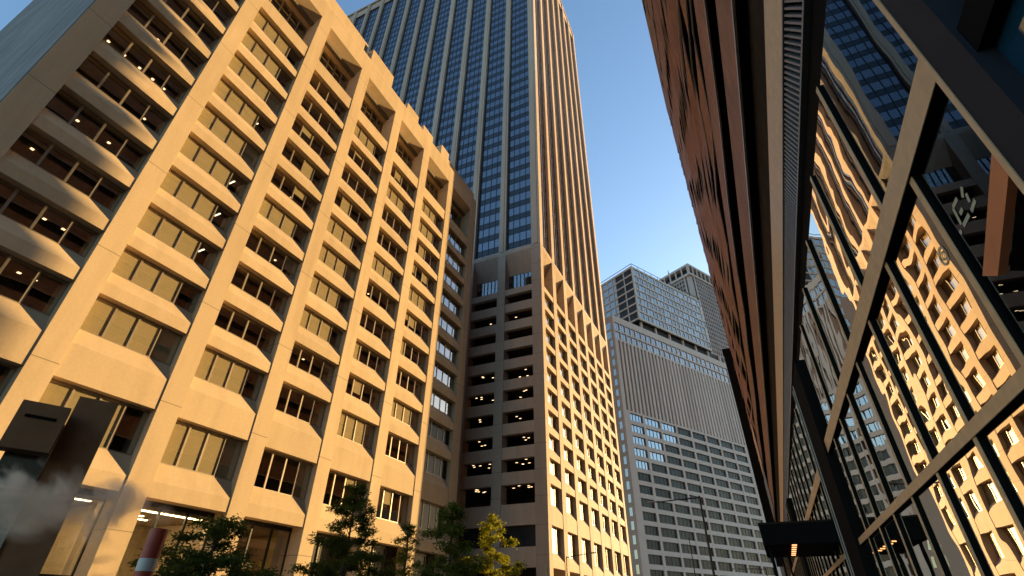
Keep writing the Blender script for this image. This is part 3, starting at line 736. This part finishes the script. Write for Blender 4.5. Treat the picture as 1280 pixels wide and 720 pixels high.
# dark pylon
M['pylon'] = plain('bronze_panel', (.27,.14,.072,1), .6, .0, spec=.1, var=.2, scl=1.5)
M['pylon_g'] = plain('polished_bronze', (.14,.10,.065,1), .16, .7, var=.2, scl=1.0)
M['gold'] = plain('golden_highlight', (.75,.50,.18,1), .25, .9)
pyc = Vector((-12.9, 5.75, 0)); pd = pyc.normalized(); pu = Vector((-pd.y, pd.x, 0))      # pu points left as seen from the camera
if pu.y > 0: pu = -pu
def PF(p):     # x left, y away from the camera, z up
    q = pyc + pu*p[0] + pd*p[1]; return (q.x, q.y, p[2])
PY = thing('dark_pylon', 'dark bronze pylon with a slotted sign box, in front of the tan block', 'pylon', PF((0, 0, G)))
b = MB(PF); b.box((-.38, 0, G), (.34, .35, 4.0)); b.build('main_slab', M['pylon'], PY)
b = MB(PF); b.box((.345, -.05, G), (1.02, .30, 3.35)); b.build('side_slab', M['pylon_g'], PY)
b = MB(PF); b.box((.36, -.50, 2.66), (1.14, -.056, 3.58)); bx_ = b.build('sign_box', M['pylon'], PY)
b = MB(PF); b.box((.50, -.515, 3.26), (1.0, -.501, 3.32)); b.build('slot', M['steel_black'], bx_)
b = MB(PF)
for k in range(3): b.tube([(.40+k*.22, -.10, 2.06), (.51+k*.22, -.17, 2.0), (.62+k*.22, -.10, 2.06)], .045, 10)
b.build('highlight_band', M['gold'], PY, smooth=True)  # gold colour stands in for a wavy highlight on the pylon
b = MB(PF); b.box((.36, -.062, .2), (1.0, -.052, 1.95)); b.build('glass_panel', M['glass_blue'], PY)

# ================================================================== trees
def leafmat(name, c, tr):
    t = NT(name)
    n = t.noise(1.6, 3); n2 = t.noise(25, 2)
    col = t.mixc(.5, t.ramp(n, [(.3, scale(c, .42)), (.72, scale(c, 1.5))]), t.ramp(n2, [(.3, scale(c, .7)), (.7, scale(c, 1.3))]))
    d = t.new('ShaderNodeBsdfDiffuse'); tl = t.new('ShaderNodeBsdfTranslucent'); t.ln(col, d.inputs[0])
    t.ln(t.mixc(1.0, col, tr, 'MULTIPLY'), tl.inputs[0])
    mx = t.new('ShaderNodeMixShader'); mx.inputs[0].default_value = .45; t.ln(d.outputs[0], mx.inputs[1]); t.ln(tl.outputs[0], mx.inputs[2])
    t.ln(mx.outputs[0], t.out.inputs['Surface']); return t.m
M['leaf_dark'] = leafmat('dark_leaves', (.075,.10,.03,1), (1.2,1.3,.6,1))
M['leaf_mid'] = leafmat('green_leaves', (.10,.14,.035,1), (1.3,1.4,.6,1))
M['leaf_lit'] = leafmat('yellow_green_leaves', (.24,.25,.04,1), (1.4,1.3,.5,1))
M['bark'] = plain('bark', (.06,.045,.033,1), .9, var=.3, scl=12, bump=.5)
def tree(label, x, y, ztop, rad, mat, seed, tiers=9, leaf=.16, nl=60, zlow=None, lean=0, density=1.0, name='street_tree'):
    r = random.Random(seed)
    T = thing(name, label, 'tree', (x, y, G), 'street trees in front of the buildings')
    H = ztop - G
    z0 = G + H*.28 if zlow is None else zlow
    tr = MB(); lf = MB()
    path = [(x, y, G)]; px_, py_ = x, y
    for k in range(1, 9):
        px_ += r.uniform(-.07, .07) + lean*.1; py_ += r.uniform(-.07, .07); path.append((px_, py_, G+H*.97*k/8))
    tr.tube(path, [.15*(1-k/9.5)+.012 for k in range(9)], 8)
    def onpath(z):
        f = max(0, min(7.999, (z-G)/(H*.97)*8)); k = int(f); f -= k
        return Vector(path[k]).lerp(Vector(path[k+1]), f)
    def leaf_at(p, s):
        a = Vector((r.gauss(0,1), r.gauss(0,1), r.gauss(0,.5))).normalized(); n = Vector((r.gauss(0,.6), r.gauss(0,.6), 1)).normalized()
        b_ = a.cross(n)
        if b_.length < .05: return
        b_.normalize(); l = s*r.uniform(.7, 1.3); wd = l*.42
        lf.poly([p, p+a*l*.5+b_*wd*.5, p+a*l, p+a*l*.5-b_*wd*.5])
    nb = int(tiers*3.2)
    for i in range(nb):
        f = (i+r.random())/nb; z = z0 + (ztop-z0)*f*.96
        base = onpath(z)
        env = rad*((1-f)**.75)*(.55+.55*abs(math.sin(f*math.pi*tiers*.36+seed)))*r.uniform(.65, 1.15) + .25
        ang = i*2.399+r.uniform(-.4, .4)
        dirv = Vector((math.cos(ang), math.sin(ang), r.uniform(.05, .45)))
        tip = base + dirv*env
        mid = base.lerp(tip, .5) + Vector((0, 0, r.uniform(.0, .15)*env))
        tr.tube([base, mid, tip], [.035*(1-f)+.012, .018, .006], 5)
        nsub = max(3, int(env*3.2))
        for s_ in range(nsub):
            q = r.uniform(.25, 1.05); c_ = base.lerp(mid, q*2) if q < .5 else mid.lerp(tip, (q-.5)*2)
            sub = c_ + Vector((r.gauss(0,.5), r.gauss(0,.5), r.gauss(.05,.22)))*min(env, 1.4)*.5
            tr.tube([c_, sub], [.009, .004], 4, cap=False)
            for _ in range(int(nl*density*r.uniform(.5, 1.2)*1.35)):
                p = c_.lerp(sub, r.uniform(.1, 1.15)) + Vector((r.gauss(0,.15), r.gauss(0,.15), r.gauss(-.02,.10)))
                leaf_at(p, leaf)
    for _ in range(int(nl*1.2)):
        p = onpath(ztop - r.random()*H*.09) + Vector((r.gauss(0,.14), r.gauss(0,.14), r.gauss(.05,.12))); leaf_at(p, leaf)
    tr.build('trunk', M['bark'], T); lf.build('crown', mat, T, fix=False)
    return T
tree('low spreading dark tree beside the striped steam chimney', -22, 16.6, 3.6, 3.7, M['leaf_dark'], 3, tiers=7, leaf=.17, nl=90, zlow=.3)
tree('tall layered dark tree in front of the middle of the tan block', -24, 27.3, 7.5, 3.4, M['leaf_dark'], 12, tiers=11, leaf=.19, nl=85, zlow=1.0)
tree('thin sparse tree between the tall layered tree and the dark green one', -23, 31.9, 5.6, 1.6, M['leaf_mid'], 5, tiers=7, leaf=.17, nl=50, zlow=1.0)
tree('dark green pointed tree left of the yellow green one', -16, 26.6, 5.6, 2.1, M['leaf_mid'], 8, tiers=9, leaf=.16, nl=105, zlow=.3)
tree('sunlit yellow green tree at the foot of the tower podium', -22, 43.2, 7.9, 3.0, M['leaf_lit'], 21, tiers=9, leaf=.22, nl=70, zlow=1.0)

# steam drifting from the stack
t = NT('steam'); tc = t.new('ShaderNodeTexCoord')
n = t.new('ShaderNodeTexNoise'); n.inputs['Scale'].default_value = 1.3; n.inputs['Detail'].default_value = 4; n.inputs['Roughness'].default_value = .6; n.inputs['Distortion'].default_value = .6
t.ln(tc.outputs['Object'], n.inputs['Vector'])
mp = t.new('ShaderNodeMapping'); mp.inputs['Scale'].default_value = (1/2.6, 1/.7, 1/.75); t.ln(tc.outputs['Object'], mp.inputs[0])
ln_ = t.new('ShaderNodeVectorMath', operation='LENGTH'); t.ln(mp.outputs[0], ln_.inputs[0])
fall = t.math('MAXIMUM', t.math('SUBTRACT', 1.0, ln_.outputs['Value']), 0.0)
den = t.math('MULTIPLY', t.math('MAXIMUM', t.math('SUBTRACT', n.outputs['Fac'], t.math('SUBTRACT', .58, t.math('MULTIPLY', fall, .22))), 0), 21.0)
den = t.math('MULTIPLY', den, t.math('MINIMUM', t.math('MULTIPLY', fall, 4.0), 1.0))
pv = t.new('ShaderNodeVolumePrincipled'); pv.inputs['Color'].default_value = (.97,.82,.66,1); pv.inputs['Anisotropy'].default_value = .3; t.ln(den, pv.inputs['Density'])
t.ln(pv.outputs[0], t.out.inputs['Volume']); M['steam'] = t.m
sc_ = ray_px(70, 624); sc_ = sc_*(12.4/sc_.length)
bm = bmesh.new(); bmesh.ops.create_icosphere(bm, subdivisions=3, radius=1)
for v in bm.verts: v.co = Vector((v.co.x*2.6, v.co.y*.7, v.co.z*.75))
me = bpy.data.meshes.new('steam'); bm.to_mesh(me); bm.free(); me.materials.append(M['steam'])
o = bpy.data.objects.new('steam', me); COL.objects.link(o); o.location = sc_
o.rotation_euler = (0, 0, math.atan2(SY-sc_.y, SX-sc_.x+3.2))
tag(o, 'thin brownish steam cloud drifting across the dark pylon from the chimney', 'steam', kind='stuff')
scene.cycles.volume_step_rate = 2.0; scene.cycles.volume_max_steps = 64
